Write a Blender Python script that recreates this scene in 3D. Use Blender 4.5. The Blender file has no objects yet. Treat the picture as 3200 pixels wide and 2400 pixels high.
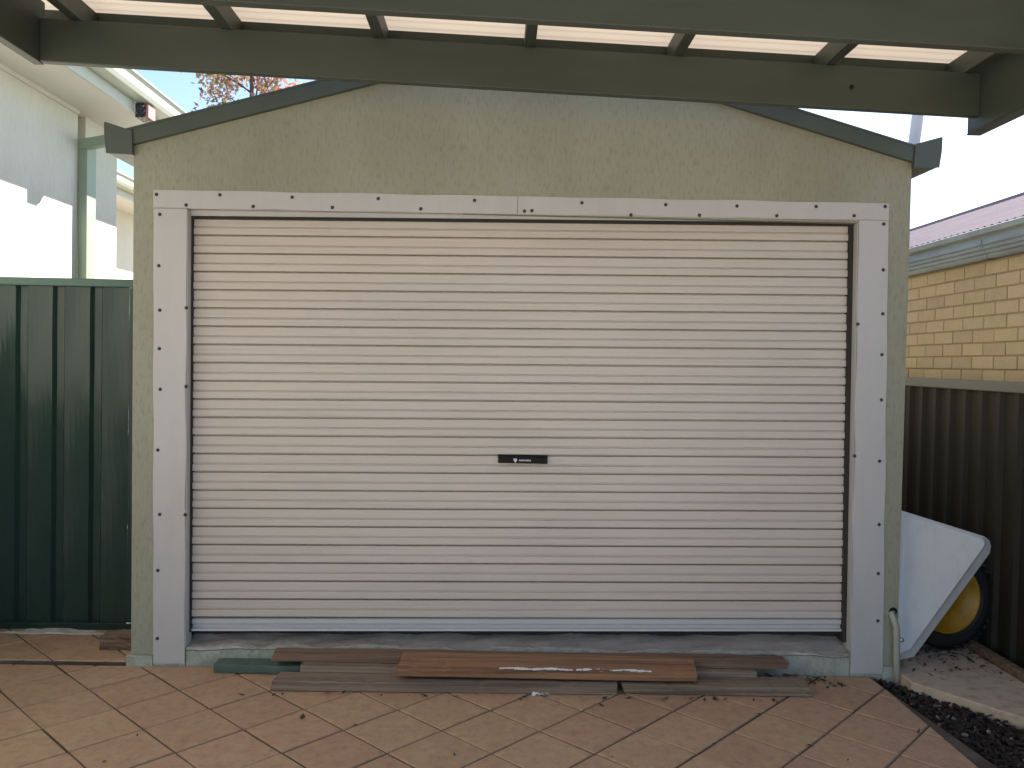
import bpy, bmesh, math, random
from mathutils import Vector, Matrix
R = random.Random(7)
rad = math.radians
scene = bpy.context.scene
COL = scene.collection

# ------------------------------------------------------------------ camera
CAM_H = 1.593
PITCH, YAW, ROLL, FPX = rad(-1.4), rad(1.0), rad(1.2), 2600.0      # focal length in pixels of the 3200 wide photo
cp, sp, cy, sy, cr, sr = math.cos(PITCH), math.sin(PITCH), math.cos(YAW), math.sin(YAW), math.cos(ROLL), math.sin(ROLL)
FWD = Vector((sy * cp, cy * cp, sp))
r0 = Vector((cy, -sy, 0)); u0 = r0.cross(FWD)
RIGHT = cr * r0 + sr * u0
UP = -sr * r0 + cr * u0
cam = bpy.data.cameras.new('camera')
cam_o = bpy.data.objects.new('camera', cam); COL.objects.link(cam_o)
cam.sensor_width = 36.0; cam.lens = FPX / 3200 * 36
cam.clip_start = .05; cam.clip_end = 2000
m = Matrix((RIGHT, UP, -FWD)).transposed().to_4x4(); m.translation = (0, 0, CAM_H)
cam_o.matrix_world = m
scene.camera = cam_o

# ------------------------------------------------------------------ sky, sun, exposure
SUN = Vector((1.0, 1.2, 1.45)).normalized()
world = bpy.data.worlds.new('World'); scene.world = world; world.use_nodes = True
wn = world.node_tree.nodes; wl = world.node_tree.links
bg = wn['Background']; sky = wn.new('ShaderNodeTexSky'); sky.sky_type = 'NISHITA'; sky.sun_disc = False
sky.sun_elevation = math.asin(SUN.z); sky.sun_rotation = math.atan2(SUN.x, SUN.y)
sky.air_density = 1.0; sky.dust_density = .7; sky.ozone_density = 1.6
wl.new(sky.outputs[0], bg.inputs[0]); bg.inputs[1].default_value = .064
sun = bpy.data.lights.new('sun', 'SUN'); sun.energy = 5.0; sun.angle = rad(.53); sun.color = (1, .94, .84)
sun_o = bpy.data.objects.new('sun', sun); COL.objects.link(sun_o); sun_o.location = SUN * 40
sun_o.rotation_euler = SUN.to_track_quat('Z', 'Y').to_euler()
vs = scene.view_settings; scene.display_settings.display_device = 'sRGB'
vs.view_transform = 'Standard'; vs.look = 'None'; vs.gamma = 1.0; vs.use_curve_mapping = False
vs.exposure = 2.04
scene.render.engine = 'CYCLES'
scene.cycles.max_bounces = 10; scene.cycles.diffuse_bounces = 6; scene.cycles.transparent_max_bounces = 8
scene.cycles.use_denoising = True

# ------------------------------------------------------------------ measuring: photo point (2212 px wide view) on a plane of the place
def ray(x, y):
    px, py = x / .69125, y / .69125
    return FWD + RIGHT * ((px - 1600) / FPX) - UP * ((py - 1200) / FPX)
def onY(x, y, Y): v = ray(x, y); return Vector((0, 0, CAM_H)) + v * (Y / v.y)
def onX(x, y, X): v = ray(x, y); return Vector((0, 0, CAM_H)) + v * (X / v.x)
def onZ(x, y, Z): v = ray(x, y); return Vector((0, 0, CAM_H)) + v * ((Z - CAM_H) / v.z)

# ------------------------------------------------------------------ materials
def mat(name, base, rough=.6, var=None, vscale=6.0, vstretch=(1, 1, 1), vamt=.5, bump=0.0, bscale=60.0, bstretch=(1, 1, 1),
        var2=None, v2scale=25.0, v2stretch=(1, 1, 1), v2amt=.4, rnd=0.0, metal=0.0, spec=.5, coat=0.0, translucent=None, vlo=.42, vhi=.66, v2lo=.5, v2hi=.72,
        detail=6.0):
    m = bpy.data.materials.new(name); m.use_nodes = True
    n = m.node_tree.nodes; l = m.node_tree.links; b = n['Principled BSDF']
    b.inputs['Roughness'].default_value = rough; b.inputs['Metallic'].default_value = metal
    b.inputs['Specular IOR Level'].default_value = spec; b.inputs['Coat Weight'].default_value = coat
    geo = n.new('ShaderNodeNewGeometry')
    def noise(scale, stretch, detail=detail):
        mp = n.new('ShaderNodeMapping'); mp.inputs['Scale'].default_value = stretch
        l.new(geo.outputs['Position'], mp.inputs['Vector'])
        t = n.new('ShaderNodeTexNoise'); t.inputs['Scale'].default_value = scale; t.inputs['Detail'].default_value = detail
        t.inputs['Roughness'].default_value = .62
        l.new(mp.outputs[0], t.inputs['Vector']); return t
    def mixc(fac, c1, c2, mode='MIX'):
        x = n.new('ShaderNodeMix'); x.data_type = 'RGBA'; x.blend_type = mode
        if hasattr(fac, 'links') or hasattr(fac, 'is_linked'): l.new(fac, x.inputs['Factor'])
        else: x.inputs['Factor'].default_value = fac
        for s, c in (('A', c1), ('B', c2)):
            sock = [i for i in x.inputs if i.name == s and i.type == 'RGBA'][0]
            if isinstance(c, tuple): sock.default_value = (*c, 1)
            else: l.new(c, sock)
        return [o for o in x.outputs if o.type == 'RGBA'][0]
    def ramp(sock, lo, hi, amt):
        r = n.new('ShaderNodeMapRange'); r.inputs['From Min'].default_value = lo; r.inputs['From Max'].default_value = hi
        r.inputs['To Max'].default_value = amt; l.new(sock, r.inputs['Value']); return r.outputs[0]
    c = tuple(base)
    if var: c = mixc(ramp(noise(vscale, vstretch).outputs[0], vlo, vhi, vamt), c, tuple(var))
    if var2: c = mixc(ramp(noise(v2scale, v2stretch).outputs[0], v2lo, v2hi, v2amt), c, tuple(var2))
    if rnd:
        oi = n.new('ShaderNodeObjectInfo')
        hsv = n.new('ShaderNodeHueSaturation')
        mr = n.new('ShaderNodeMapRange'); mr.inputs['To Min'].default_value = 1 - rnd; mr.inputs['To Max'].default_value = 1 + rnd
        l.new(oi.outputs['Random'], mr.inputs['Value']); l.new(mr.outputs[0], hsv.inputs['Value'])
        mu = n.new('ShaderNodeMath'); mu.operation = 'MULTIPLY'; mu.inputs[1].default_value = 7.31; l.new(oi.outputs['Random'], mu.inputs[0])
        fr = n.new('ShaderNodeMath'); fr.operation = 'FRACT'; l.new(mu.outputs[0], fr.inputs[0])
        m2 = n.new('ShaderNodeMapRange'); m2.inputs['To Min'].default_value = .5 - rnd * .09; m2.inputs['To Max'].default_value = .5 + rnd * .09
        l.new(fr.outputs[0], m2.inputs['Value']); l.new(m2.outputs[0], hsv.inputs['Hue'])
        if isinstance(c, tuple): hsv.inputs['Color'].default_value = (*c, 1)
        else: l.new(c, hsv.inputs['Color'])
        c = hsv.outputs[0]
    if isinstance(c, tuple): b.inputs['Base Color'].default_value = (*c, 1)
    else: l.new(c, b.inputs['Base Color'])
    if bump:
        bp = n.new('ShaderNodeBump'); bp.inputs['Strength'].default_value = 1.0; bp.inputs['Distance'].default_value = bump
        l.new(noise(bscale, bstretch).outputs[0], bp.inputs['Height']); l.new(bp.outputs[0], b.inputs['Normal'])
    if translucent:
        tr = n.new('ShaderNodeBsdfTranslucent'); tr.inputs[0].default_value = (*translucent[1], 1)
        ms = n.new('ShaderNodeMixShader'); ms.inputs[0].default_value = translucent[0]
        l.new(b.outputs[0], ms.inputs[1]); l.new(tr.outputs[0], ms.inputs[2]); l.new(ms.outputs[0], n['Material Output'].inputs[0])
    return m

M = {}
M['render'] = mat('pale sage textured wall paint', (.315, .315, .24), .8, (.25, .237, .17), 1.3, (1, 1, .5), .7, .0035, 70, (1, 1, .4),
                  (.155, .145, .105), 75, (1, 1, .28), .5)
M['plinth'] = mat('worn green painted concrete', (.40, .42, .35), .8, (.24, .22, .17), 9, (1, 1, 1), .7, .003, 90, var2=(.16, .14, .11), v2scale=40, v2amt=.5)
M['flash'] = mat('pale grey painted steel flashing', (.495, .475, .465), .5, (.43, .41, .40), 4, (1, 1, .35), .5, .0006, 9, (1, 1, .4), var2=(.40, .37, .34), v2scale=9, v2stretch=(1, 1, .25), v2amt=.3)
M['door'] = mat('cream painted steel curtain', (.57, .50, .44), .40, (.49, .43, .375), 3, (.3, 1, 1), .5, .0003, 20, (.3, 1, 1),
                (.38, .33, .28), 14, (.12, 1, 6), .35)
M['rail'] = mat('pale aluminium bottom rail', (.50, .485, .485), .35, (.45, .44, .44), 6, (.3, 1, 1), .4)
M['black'] = mat('black plastic', (.010, .009, .010), .6, spec=.2)
M['white_print'] = mat('white print', (.6, .6, .6), .5)
M['dark'] = mat('dark interior', (.03, .028, .025), .9)
M['screw'] = mat('dark steel screw', (.05, .045, .045), .5, metal=.4)
M['green_trim'] = mat('dark sage painted steel', (.075, .09, .074), .45, (.06, .07, .06), 3, (1, 1, 1), .5, .0004, 25)
M['timber_paint'] = mat('olive green painted timber', (.054, .067, .050), .5, (.038, .047, .035), 3, (.25, 1, 1), .9, .0009, 30, (.15, 1, 1.5),
                        (.045, .048, .038), 16, (.2, 1, 1), .4)
M['sheet'] = mat('cream translucent roof sheet', (.66, .59, .51), .5, (.58, .51, .43), 3, (.2, 2, 1), .5, translucent=(.13, (.70, .60, .50)))
M['roof_green'] = mat('green grey roof steel', (.16, .19, .17), .5)
M['gate'] = mat('dark green gloss steel', (.014, .037, .029), .30, (.017, .042, .034), 3, (1, 1, .3), .5, .0006, 5, (1, 1, .3), spec=.45)
M['gate_rail'] = mat('green steel rail', (.05, .115, .09), .35, (.04, .10, .08), 6, (.3, 1, 1), .5)
M['fence'] = mat('charcoal brown steel', (.024, .022, .019), .6, (.019, .0175, .015), 4, (1, 1, .3), .6, .0006, 6, (1, 1, .3), spec=.18)
M['fence_cap'] = mat('grey steel capping', (.10, .10, .094), .5, (.08, .08, .074), 5, (1, .3, 1), .5)
M['house_wall'] = mat('cream render on house', (.66, .65, .58), .8, (.56, .56, .50), 3, (1, 1, .4), .5, .003, 60, (1, 1, .35), (.48, .48, .43), 40, (1, 1, .22), .4)
M['soffit'] = mat('white soffit board', (.66, .64, .60), .7, (.60, .58, .55), 3, (1, 1, 1), .4)
M['fascia'] = mat('pale fascia paint', (.5, .53, .50), .5, (.46, .48, .46), 3, (1, .3, 1), .4)
M['gutter_pale'] = mat('pale sage gutter', (.42, .44, .38), .4, (.36, .38, .33), 4, (1, .3, 1), .4)
M['green_post'] = mat('sage green post paint', (.26, .33, .25), .5, (.22, .28, .22), 5, (1, 1, .4), .4)
M['brick'] = mat('buff clay brick', (.50, .37, .235), .85, (.44, .315, .185), 14, (1, 1, 1), .5, .0025, 120, var2=(.57, .43, .29), v2scale=60, v2amt=.45, rnd=.10)
M['mortar'] = mat('brown mortar', (.36, .27, .18), .95, (.31, .22, .14), 30, bump=.002, bscale=150)
M['zinc'] = mat('grey zinc gutter', (.30, .33, .34), .45, (.20, .21, .22), 5, (1, .25, 1), .7, .0006, 10, (1, .2, 1), (.13, .13, .13), 22, (1, .2, 1), .4, metal=.2)
M['pink_roof'] = mat('faded mauve roof steel', (.27, .22, .25), .9, (.21, .165, .195), 4, (1, .4, 1), .6, var2=(.27, .23, .24), v2scale=15, v2stretch=(1, .3, 1), v2amt=.5, spec=.05)
M['tile'] = mat('terracotta paving tile', (.45, .27, .16), .6, (.50, .335, .19), 9, (1, 1, 1), .7, .0028, 55, var2=(.29, .185, .125), v2scale=24, v2amt=.6, rnd=.07, v2lo=.47, v2hi=.68)
M['grout'] = mat('dirty grout', (.085, .055, .038), .95, (.20, .16, .125), 2.2, (1, 1, 1), .9, .002, 120, var2=(.06, .04, .025), v2scale=14, v2amt=.6)
M['drive'] = mat('plain sandy paving', (.46, .41, .36), .85, (.40, .35, .30), 2, bump=.002, bscale=40)
M['concrete'] = mat('weathered grey concrete', (.29, .255, .225), .92, (.15, .13, .11), 8, (.25, 1.6, 1.6), .9, .004, 70, (.5, 1, 1), (.38, .34, .30), 26, (.25, 1.5, 1.5), .6)
M['slab'] = mat('tan concrete slab', (.50, .39, .285), .9, (.40, .30, .215), 5, bump=.002, bscale=80, var2=(.15, .10, .07), v2scale=16, v2amt=.5)
M['soil'] = mat('dark damp soil', (.022, .014, .011), .95, (.012, .008, .006), 20, bump=.012, bscale=40)
M['chip'] = mat('bark chip', (.030, .017, .013), .85, (.016, .010, .008), 40, rnd=.5, bump=.002, bscale=120)
M['chip_pale'] = mat('pale dry bark', (.22, .17, .13), .85, (.14, .10, .08), 30, rnd=.3)
M['ground'] = mat('bare ground', (.24, .20, .15), .95, (.16, .14, .09), .6, bump=.01, bscale=8)
M['pathc'] = mat('pale concrete path', (.52, .49, .44), .9, (.42, .38, .33), 4, bump=.002, bscale=60)
M['sunlit_white'] = mat('pale sunlit ground', (.60, .56, .50), .9, (.36, .30, .24), 14, (1, 1, 1), .7, .003, 60)  # pale tone put in for sunlight on the ground
M['tray'] = mat('pale grey plastic', (.76, .75, .74), .38, (.68, .67, .66), 3, (1, 1, .4), .5, .0005, 12, var2=(.50, .49, .50), v2scale=18, v2stretch=(1, 1, .5), v2amt=.3)
M['rubber'] = mat('black rubber', (.012, .012, .012), .75, bump=.001, bscale=60)
M['yellow'] = mat('yellow painted rim', (.42, .22, .010), .45, (.30, .15, .008), 12, vamt=.7, var2=(.16, .07, .02), v2scale=35, v2amt=.4)
M['pipe'] = mat('grey green pipe paint', (.36, .36, .30), .5, (.28, .27, .22), 14, (1, 1, .4), .6)
M['pvc'] = mat('white drain pipe', (.66, .63, .68), .4)
M['steel'] = mat('bright metal', (.5, .5, .5), .3, metal=.9)
def wood(name, base, dark, pale, amt=.8):
    return mat(name, base, .78, dark, 9, (.08, 3.4, 3.4), 1.0, .0025, 22, (.1, 2, 2), pale, 26, (.05, 2.6, 2.6), .8, rnd=.12)
M['wood_brown'] = wood('brown old timber', (.33, .165, .08), (.13, .062, .034), (.46, .26, .14))
M['wood_grey'] = wood('greyed timber', (.235, .17, .115), (.10, .07, .05), (.33, .26, .19))
M['wood_dark'] = wood('dark stained timber', (.20, .12, .075), (.075, .045, .03), (.29, .19, .125))
M['wood_green'] = mat('green painted timber', (.085, .13, .10), .65, (.05, .075, .06), 7, (.3, 1, 1), .7, .001, 30, var2=(.15, .19, .155), v2scale=20, v2stretch=(.2, 1, 1), v2amt=.5)
M['leaf_red'] = mat('orange autumn leaf', (.55, .19, .06), .6, rnd=.3, translucent=(.5, (.80, .32, .12)))
M['leaf_olive'] = mat('olive leaf', (.14, .13, .045), .6, rnd=.3, translucent=(.5, (.36, .34, .14)))
M['leaf_mauve'] = mat('dull red leaf', (.32, .15, .13), .6, rnd=.3, translucent=(.5, (.45, .24, .26)))
M['bark'] = mat('grey bark', (.13, .10, .085), .9, (.08, .06, .05), 12, (1, 1, .3), .7, .01, 20)
M['dead_leaf'] = mat('dry brown leaf', (.06, .034, .02), .8, (.028, .016, .011), 50, rnd=.4)
M['red_brick'] = mat('red brick', (.30, .12, .09), .9, (.22, .085, .065), 4, rnd=.08)
M['speckle'] = mat('dark speckled plastic', (.02, .02, .03), .5, (.45, .42, .45), 45, (1, 1, 1), 1.0, vlo=.55, vhi=.6)
M['pink'] = mat('faded red plastic', (.50, .20, .18), .5)
M['lip'] = mat('pale crumbling mortar', (.50, .48, .42), .9, (.30, .28, .23), 16, (1, 1, 1), .8, .003, 90)
M['paper'] = mat('white scrap', (.78, .77, .78), .7)

# ------------------------------------------------------------------ mesh helpers
class MB:
    def __init__(s): s.v = []; s.f = []; s.mi = []; s.mats = []
    def mat(s, m):
        if m not in s.mats: s.mats.append(m)
        return s.mats.index(m)
    def add(s, vs, fs, m=None):
        o = len(s.v); s.v += [tuple(v) for v in vs]; k = s.mat(m) if m else 0
        for f in fs: s.f.append([i + o for i in f]); s.mi.append(k)
        return s
    def box(s, x0, x1, y0, y1, z0, z1, m=None):
        vs = [(x, y, z) for z in (z0, z1) for y in (y0, y1) for x in (x0, x1)]
        return s.add(vs, [(0, 2, 3, 1), (4, 5, 7, 6), (0, 1, 5, 4), (2, 6, 7, 3), (0, 4, 6, 2), (1, 3, 7, 5)], m)
    def hexa(s, a, b, m=None):
        """two matching quads a (4) and b (4), joined"""
        return s.add(list(a) + list(b), [(3, 2, 1, 0), (4, 5, 6, 7), (0, 1, 5, 4), (1, 2, 6, 5), (2, 3, 7, 6), (3, 0, 4, 7)], m)
    def prism(s, pts, d, m=None):
        """planar outline extruded by vector d"""
        n = len(pts); d = Vector(d); pts = [Vector(p) for p in pts]
        vs = pts + [p + d for p in pts]
        return s.add(vs, [tuple(range(n - 1, -1, -1)), tuple(range(n, 2 * n))] + [(i, (i + 1) % n, n + (i + 1) % n, n + i) for i in range(n)], m)
    def sweep(s, prof, p0, p1, ax_a, ax_b, m=None, cap=True, closed=True):
        """2-D profile (a,b) carried from p0 to p1"""
        p0, p1, a, b = Vector(p0), Vector(p1), Vector(ax_a), Vector(ax_b)
        n = len(prof); vs = [p0 + a * u + b * v for u, v in prof] + [p1 + a * u + b * v for u, v in prof]
        fs = [(i, (i + 1) % n, n + (i + 1) % n, n + i) for i in range(n if closed else n - 1)]
        if cap and closed: fs += [tuple(range(n - 1, -1, -1)), tuple(range(n, 2 * n))]
        return s.add(vs, fs, m)
    def tube(s, pts, r, n=12, m=None, cap=True):
        pts = [Vector(p) for p in pts]; rs = r if isinstance(r, (list, tuple)) else [r] * len(pts)
        o = []; prev = None
        for i, p in enumerate(pts):
            t = (pts[min(i + 1, len(pts) - 1)] - pts[max(i - 1, 0)]).normalized()
            if prev is None: prev = t.orthogonal().normalized()
            e1 = (prev - t * prev.dot(t)).normalized(); prev = e1; e2 = t.cross(e1)
            o += [p + (e1 * math.cos(2 * math.pi * k / n) + e2 * math.sin(2 * math.pi * k / n)) * rs[i] for k in range(n)]
        fs = [(i * n + k, i * n + (k + 1) % n, (i + 1) * n + (k + 1) % n, (i + 1) * n + k) for i in range(len(pts) - 1) for k in range(n)]
        if cap: fs += [tuple(range(n - 1, -1, -1)), tuple((len(pts) - 1) * n + k for k in range(n))]
        return s.add(o, fs, m)
    def lathe(s, prof, c, axis, n=32, m=None):
        """profile (r, h) turned round axis through c"""
        c = Vector(c); ax = Vector(axis).normalized(); e1 = ax.orthogonal().normalized(); e2 = ax.cross(e1); k = len(prof)
        vs = [c + ax * h + (e1 * math.cos(2 * math.pi * i / n) + e2 * math.sin(2 * math.pi * i / n)) * r for i in range(n) for r, h in prof]
        fs = [(i * k + j, ((i + 1) % n) * k + j, ((i + 1) % n) * k + j + 1, i * k + j + 1) for i in range(n) for j in range(k - 1)]
        return s.add(vs, fs, m)
    def build(s, name, m=None, parent=None, smooth=False, bevel=0, fix=True, mesh_only=False):
        me = bpy.data.meshes.new(name); me.from_pydata(s.v, [], s.f)
        if fix:
            bm = bmesh.new(); bm.from_mesh(me); bmesh.ops.recalc_face_normals(bm, faces=bm.faces); bm.to_mesh(me); bm.free()
        for mm in (s.mats or [m]): me.materials.append(mm)
        if s.mats:
            for p, k in zip(me.polygons, s.mi): p.material_index = k
        if smooth:
            for p in me.polygons: p.use_smooth = True
        me.update()
        if mesh_only: return me
        return link(name, me, parent, bevel)
def link(name, me, parent=None, bevel=0):
    o = bpy.data.objects.new(name, me); COL.objects.link(o)
    if parent: o.parent = parent
    if bevel:
        b = o.modifiers.new('edge', 'BEVEL'); b.width = bevel; b.segments = 2; b.limit_method = 'ANGLE'; b.angle_limit = rad(40); b.harden_normals = False
    return o
def thing(name, label, cat, loc=(0, 0, 0), group=None):
    o = bpy.data.objects.new(name, None); COL.objects.link(o); o.location = loc; o.empty_display_size = .1
    o['label'] = label; o['category'] = cat
    if group: o['group'] = group
    return o
def tag(o, label=None, cat=None, group=None, kind=None):
    for k, v in (('label', label), ('category', cat), ('group', group), ('kind', kind)):
        if v: o[k] = v
    return o
def part(mb, name, m, parent, **k):
    o = mb.build(name, m, None, **k); return child_any(o, parent)
def child_any(o, p):
    o.parent = p
    # a part's mesh is modelled in place, so only a thing's own location has to be undone
    o.matrix_parent_inverse = Matrix.Translation(-p.location) if p.parent is None else Matrix()
    return o
def clip(poly, a, b):
    """keep the part of a convex polygon left of the line a->b"""
    out = []
    side = lambda p: (b[0] - a[0]) * (p[1] - a[1]) - (b[1] - a[1]) * (p[0] - a[0])
    for i, p in enumerate(poly):
        q = poly[(i + 1) % len(poly)]; sp_, sq = side(p), side(q)
        if sp_ >= 0: out.append(p)
        if sp_ * sq < 0:
            t = sp_ / (sp_ - sq); out.append((p[0] + (q[0] - p[0]) * t, p[1] + (q[1] - p[1]) * t))
    return out
def area(p): return abs(sum(p[i][0] * p[(i + 1) % len(p)][1] - p[(i + 1) % len(p)][0] * p[i][1] for i in range(len(p)))) / 2

WALL = 4.28       # front face of the garage

# ================================================================== ground and paving
def sheet(name, pts, z, m):
    return tag(MB().add([(x, y, z) for x, y in pts], [tuple(range(len(pts)))]).build(name, m), kind='structure')
sheet('ground', [(-400, -400), (400, -400), (400, 400), (-400, 400)], -.13, M['ground'])
# driveway behind the viewer, one sheet of the same sandy paving
tag(MB().box(-3.4, 3.2, -14, 1.95, -.12, -.004).build('driveway', M['drive']), kind='structure')
PAVE = [(-3.4, 1.95), (2.19, 1.95), (2.065, 3.29), (1.981, 4.15), (1.981, WALL - .006), (-1.9, WALL - .006), (-3.4, WALL + .012)]
bed = MB().prism([(x, y, -.10) for x, y in PAVE], (0, 0, .094)); paving = tag(bed.build('paving', M['grout']), kind='structure')
PHI = rad(46.13); TU = Vector((math.sin(PHI), -math.cos(PHI))); TV = Vector((math.cos(PHI), math.sin(PHI)))
TO = Vector((.2148, 3.5787)); TS = .300
def tiles(poly, z, parent, name):
    G = .0048
    for i in range(-16, 18):
        for j in range(-18, 16):
            c = [TO + TU * (TS * (i + a)) + TV * (TS * (j + b)) for a, b in ((0, 0), (1, 0), (1, 1), (0, 1))]
            ctr = sum(c, Vector((0, 0))) / 4
            jit = Vector((R.uniform(-.0012, .0012), R.uniform(-.0012, .0012)))
            g = G + R.uniform(-.0008, .001)
            sub = [p + (TU * (g if k in (0, 3) else -g)) + (TV * (g if k in (0, 1) else -g)) + jit for k, p in enumerate(c)]
            pl = [tuple(p) for p in sub]
            for k in range(len(poly)):
                pl = clip(pl, poly[k], poly[(k + 1) % len(poly)])
                if len(pl) < 3: break
            if len(pl) < 3 or area(pl) < .0016: continue
            dz = R.uniform(-.0011, .0011); tx, ty = R.uniform(-.004, .004), R.uniform(-.004, .004)
            hz = lambda p: z + dz + (p[0] - ctr.x) * tx + (p[1] - ctr.y) * ty
            n = len(pl); cx = sum(p[0] for p in pl) / n; cyy = sum(p[1] for p in pl) / n
            def inset(p, d):
                v = Vector((cx - p[0], cyy - p[1])); L = v.length; return (p[0] + v.x / L * d, p[1] + v.y / L * d)
            top = [inset(p, .006) for p in pl]
            vs_ = [(p[0], p[1], z - .025) for p in pl] + [(p[0], p[1], hz(p) - .0035) for p in pl] + [(p[0], p[1], hz(p)) for p in top]
            fs = [(k, (k + 1) % n, n + (k + 1) % n, n + k) for k in range(n)] + [(n + k, n + (k + 1) % n, 2 * n + (k + 1) % n, 2 * n + k) for k in range(n)] + [tuple(2 * n + k for k in range(n))]
            MB().add(vs_, fs).build(name, M['tile'], parent, fix=False)
def ccw(p): return p if sum(p[i][0] * p[(i + 1) % len(p)][1] - p[(i + 1) % len(p)][0] * p[i][1] for i in range(len(p))) > 0 else p[::-1]
tiles(ccw([(-3.4, 2.55), (2.13, 2.55), (2.061, 3.29), (1.978, 4.15), (1.978, WALL - .008), (-3.4, WALL - .008)]), 0.0, paving, 'paving_tile')
# tiled strip under and behind the gate, a lip higher
strip = tag(MB().box(-3.4, -1.875, WALL + .014, 5.6, -.10, .008).build('gate_threshold', M['grout']), kind='structure')
tiles(ccw([(-3.38, WALL + .02), (-1.88, WALL + .02), (-1.88, 5.0), (-3.38, 5.0)]), .014, strip, 'paving_tile')
tag(MB().box(-3.4, -1.875, 5.0, 9.5, -.10, .03).build('side_path', M['pathc']), kind='structure')
# pale patch imitating the strip of sunlit ground under the gate
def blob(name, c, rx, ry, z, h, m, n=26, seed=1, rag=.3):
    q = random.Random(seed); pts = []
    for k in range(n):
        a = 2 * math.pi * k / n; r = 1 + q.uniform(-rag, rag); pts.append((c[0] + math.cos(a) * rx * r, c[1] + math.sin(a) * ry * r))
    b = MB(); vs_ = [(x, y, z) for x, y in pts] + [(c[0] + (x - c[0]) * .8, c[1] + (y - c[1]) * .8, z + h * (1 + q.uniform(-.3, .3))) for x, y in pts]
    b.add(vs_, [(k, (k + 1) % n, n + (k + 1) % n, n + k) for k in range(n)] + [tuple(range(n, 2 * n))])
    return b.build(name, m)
tag(blob('sunlit_patch', (-2.47, 4.74), .27, .05, .0155, .006, M['sunlit_white'], seed=4, rag=.4), 'pale patch standing in for sunlit ground under the green gate', 'sunlit ground')

# bed between the paving and the grey fence
tag(MB().prism([(x, y, -.12) for x, y in ((1.984, 4.5), (1.984, 4.15), (2.068, 3.29), (2.195, 1.95), (3.05, 1.95), (3.05, 7), (1.984, 7))], (0, 0, .088)).build('garden_bed', M['soil']), kind='structure')
chips = MB(); q = random.Random(3)
for k in range(3400):
    y = q.uniform(3.0, 4.28); x0 = 2.0 + (4.15 - y) * .098; x = q.uniform(x0, 2.84)
    # the slab covers the far side of this line
    if (x - 2.12) * .437 + (y - 4.13) * .327 > .012 and y > 3.40: continue
    L, W, T = q.uniform(.008, .038), q.uniform(.004, .014), q.uniform(.002, .007)
    if q.random() < .02: L *= 2.2
    a, t = q.uniform(0, 6.28), q.uniform(-.5, .5)
    mt = M['chip_pale'] if q.random() < .045 else M['chip']
    e = Vector((math.cos(a) * math.cos(t), math.sin(a) * math.cos(t), math.sin(t))); w = Vector((-math.sin(a), math.cos(a), q.uniform(-.4, .4))); n_ = e.cross(w).normalized()
    c = Vector((x, y, -.030 + q.uniform(0, .020)))
    A = [c + e * (L * sa) + w * (W * sb) - n_ * T for sa, sb in ((-.5, -.5), (.5, -.35), (.55, .4), (-.5, .5))]
    chips.hexa(A, [p + n_ * T * 2 for p in A], mt)
tag(chips.build('bark_mulch', fix=False), 'loose dark bark chips and pale slivers in the bed beside the paving', 'mulch', kind='stuff')
slab = MB().prism([(x, y, -.07) for x, y in ((2.118, 4.125), (2.62, 3.455), (2.705, 3.455), (2.705, 7.0), (2.118, 7.0))], (0, 0, .10)).build('concrete_slab', M['slab'], bevel=.008)
tag(slab, kind='structure')
tag(MB().prism([(2.712, 3.3, -.05), (2.765, 3.3, -.05), (2.765, 7.0, -.05), (2.712, 7.0, -.05)], (0, 0, .115)).build('timber_edging', M['wood_dark'], bevel=.006),
    'dark timber edging board along the foot of the grey fence', 'edging board')
lit = MB(); q = random.Random(11)
for k in range(760):
    if k < 560:
        x = q.uniform(2.14, 2.70); y = 4.60 + abs(q.gauss(0, .22)) - (q.random() ** 4) * .45; z = .031
    elif k < 650:
        x = q.gauss(1.58, .12); y = min(4.262, q.gauss(4.19, .05)); z = .002
        if x > 1.95: continue
    else:
        x = q.uniform(-1.2, 1.6); y = 3.95 - abs(q.gauss(0, .02)); z = .002
        if q.random() < .55: continue
        if q.random() < .3: x = q.uniform(-2.4, 1.95); y = q.uniform(3.2, 3.95)
    a = q.uniform(0, 6.28); L = q.uniform(.008, .024); W = L * q.uniform(.25, .5); h = q.uniform(.001, .008)
    e = Vector((math.cos(a), math.sin(a), q.uniform(-.1, .3))); w = Vector((-math.sin(a), math.cos(a), q.uniform(-.2, .2))); c = Vector((x, y, z + h))
    lit.add([c - e * L, c + w * W, c + e * L, c - w * W], [(0, 1, 2), (0, 2, 3)])
tag(lit.build('leaf_litter', M['dead_leaf'], fix=False), 'small dry brown leaves caught beside the planks and on the slab', 'dry leaves', kind='stuff')

# ================================================================== garage
EL, ER, APEX = Vector((-1.868, 0, 2.657)), Vector((2.112, 0, 2.668)), Vector((.138, 0, 3.217))
DL, DR = -1.588, 1.857            # door opening; its jambs lean a little
DLT, DLB, DRT, DRB, DT = -1.594, -1.580, 1.843, 1.871, 2.356
garage = thing('garage', 'small sage green garage with gabled roof and cream roller door', 'garage', (.13, WALL, 0))
w = MB()
outline = [(-1.857, .055), (EL.x, EL.z), (APEX.x, APEX.z), (ER.x, ER.z), (2.118, .055), (DRB, .055), (DRT, DT), (DLT, DT), (DLB, .055)]
w.prism([(x, WALL, z) for x, z in outline], (0, .09, 0)); part(w, 'front_wall', M['render'], garage)
for x0, x1 in ((-1.855, -1.775), (2.035, 2.115)):
    part(MB().box(x0, x1, WALL + .0905, 9.3, .055, 2.64), 'side_wall', M['render'], garage)
part(MB().box(-1.775, 2.035, 9.2, 9.3, .055, 2.64), 'back_wall', M['render'], garage)
part(MB().box(-1.77, 2.03, WALL + .12, 9.15, .05, .12), 'floor', M['concrete'], garage)
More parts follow.
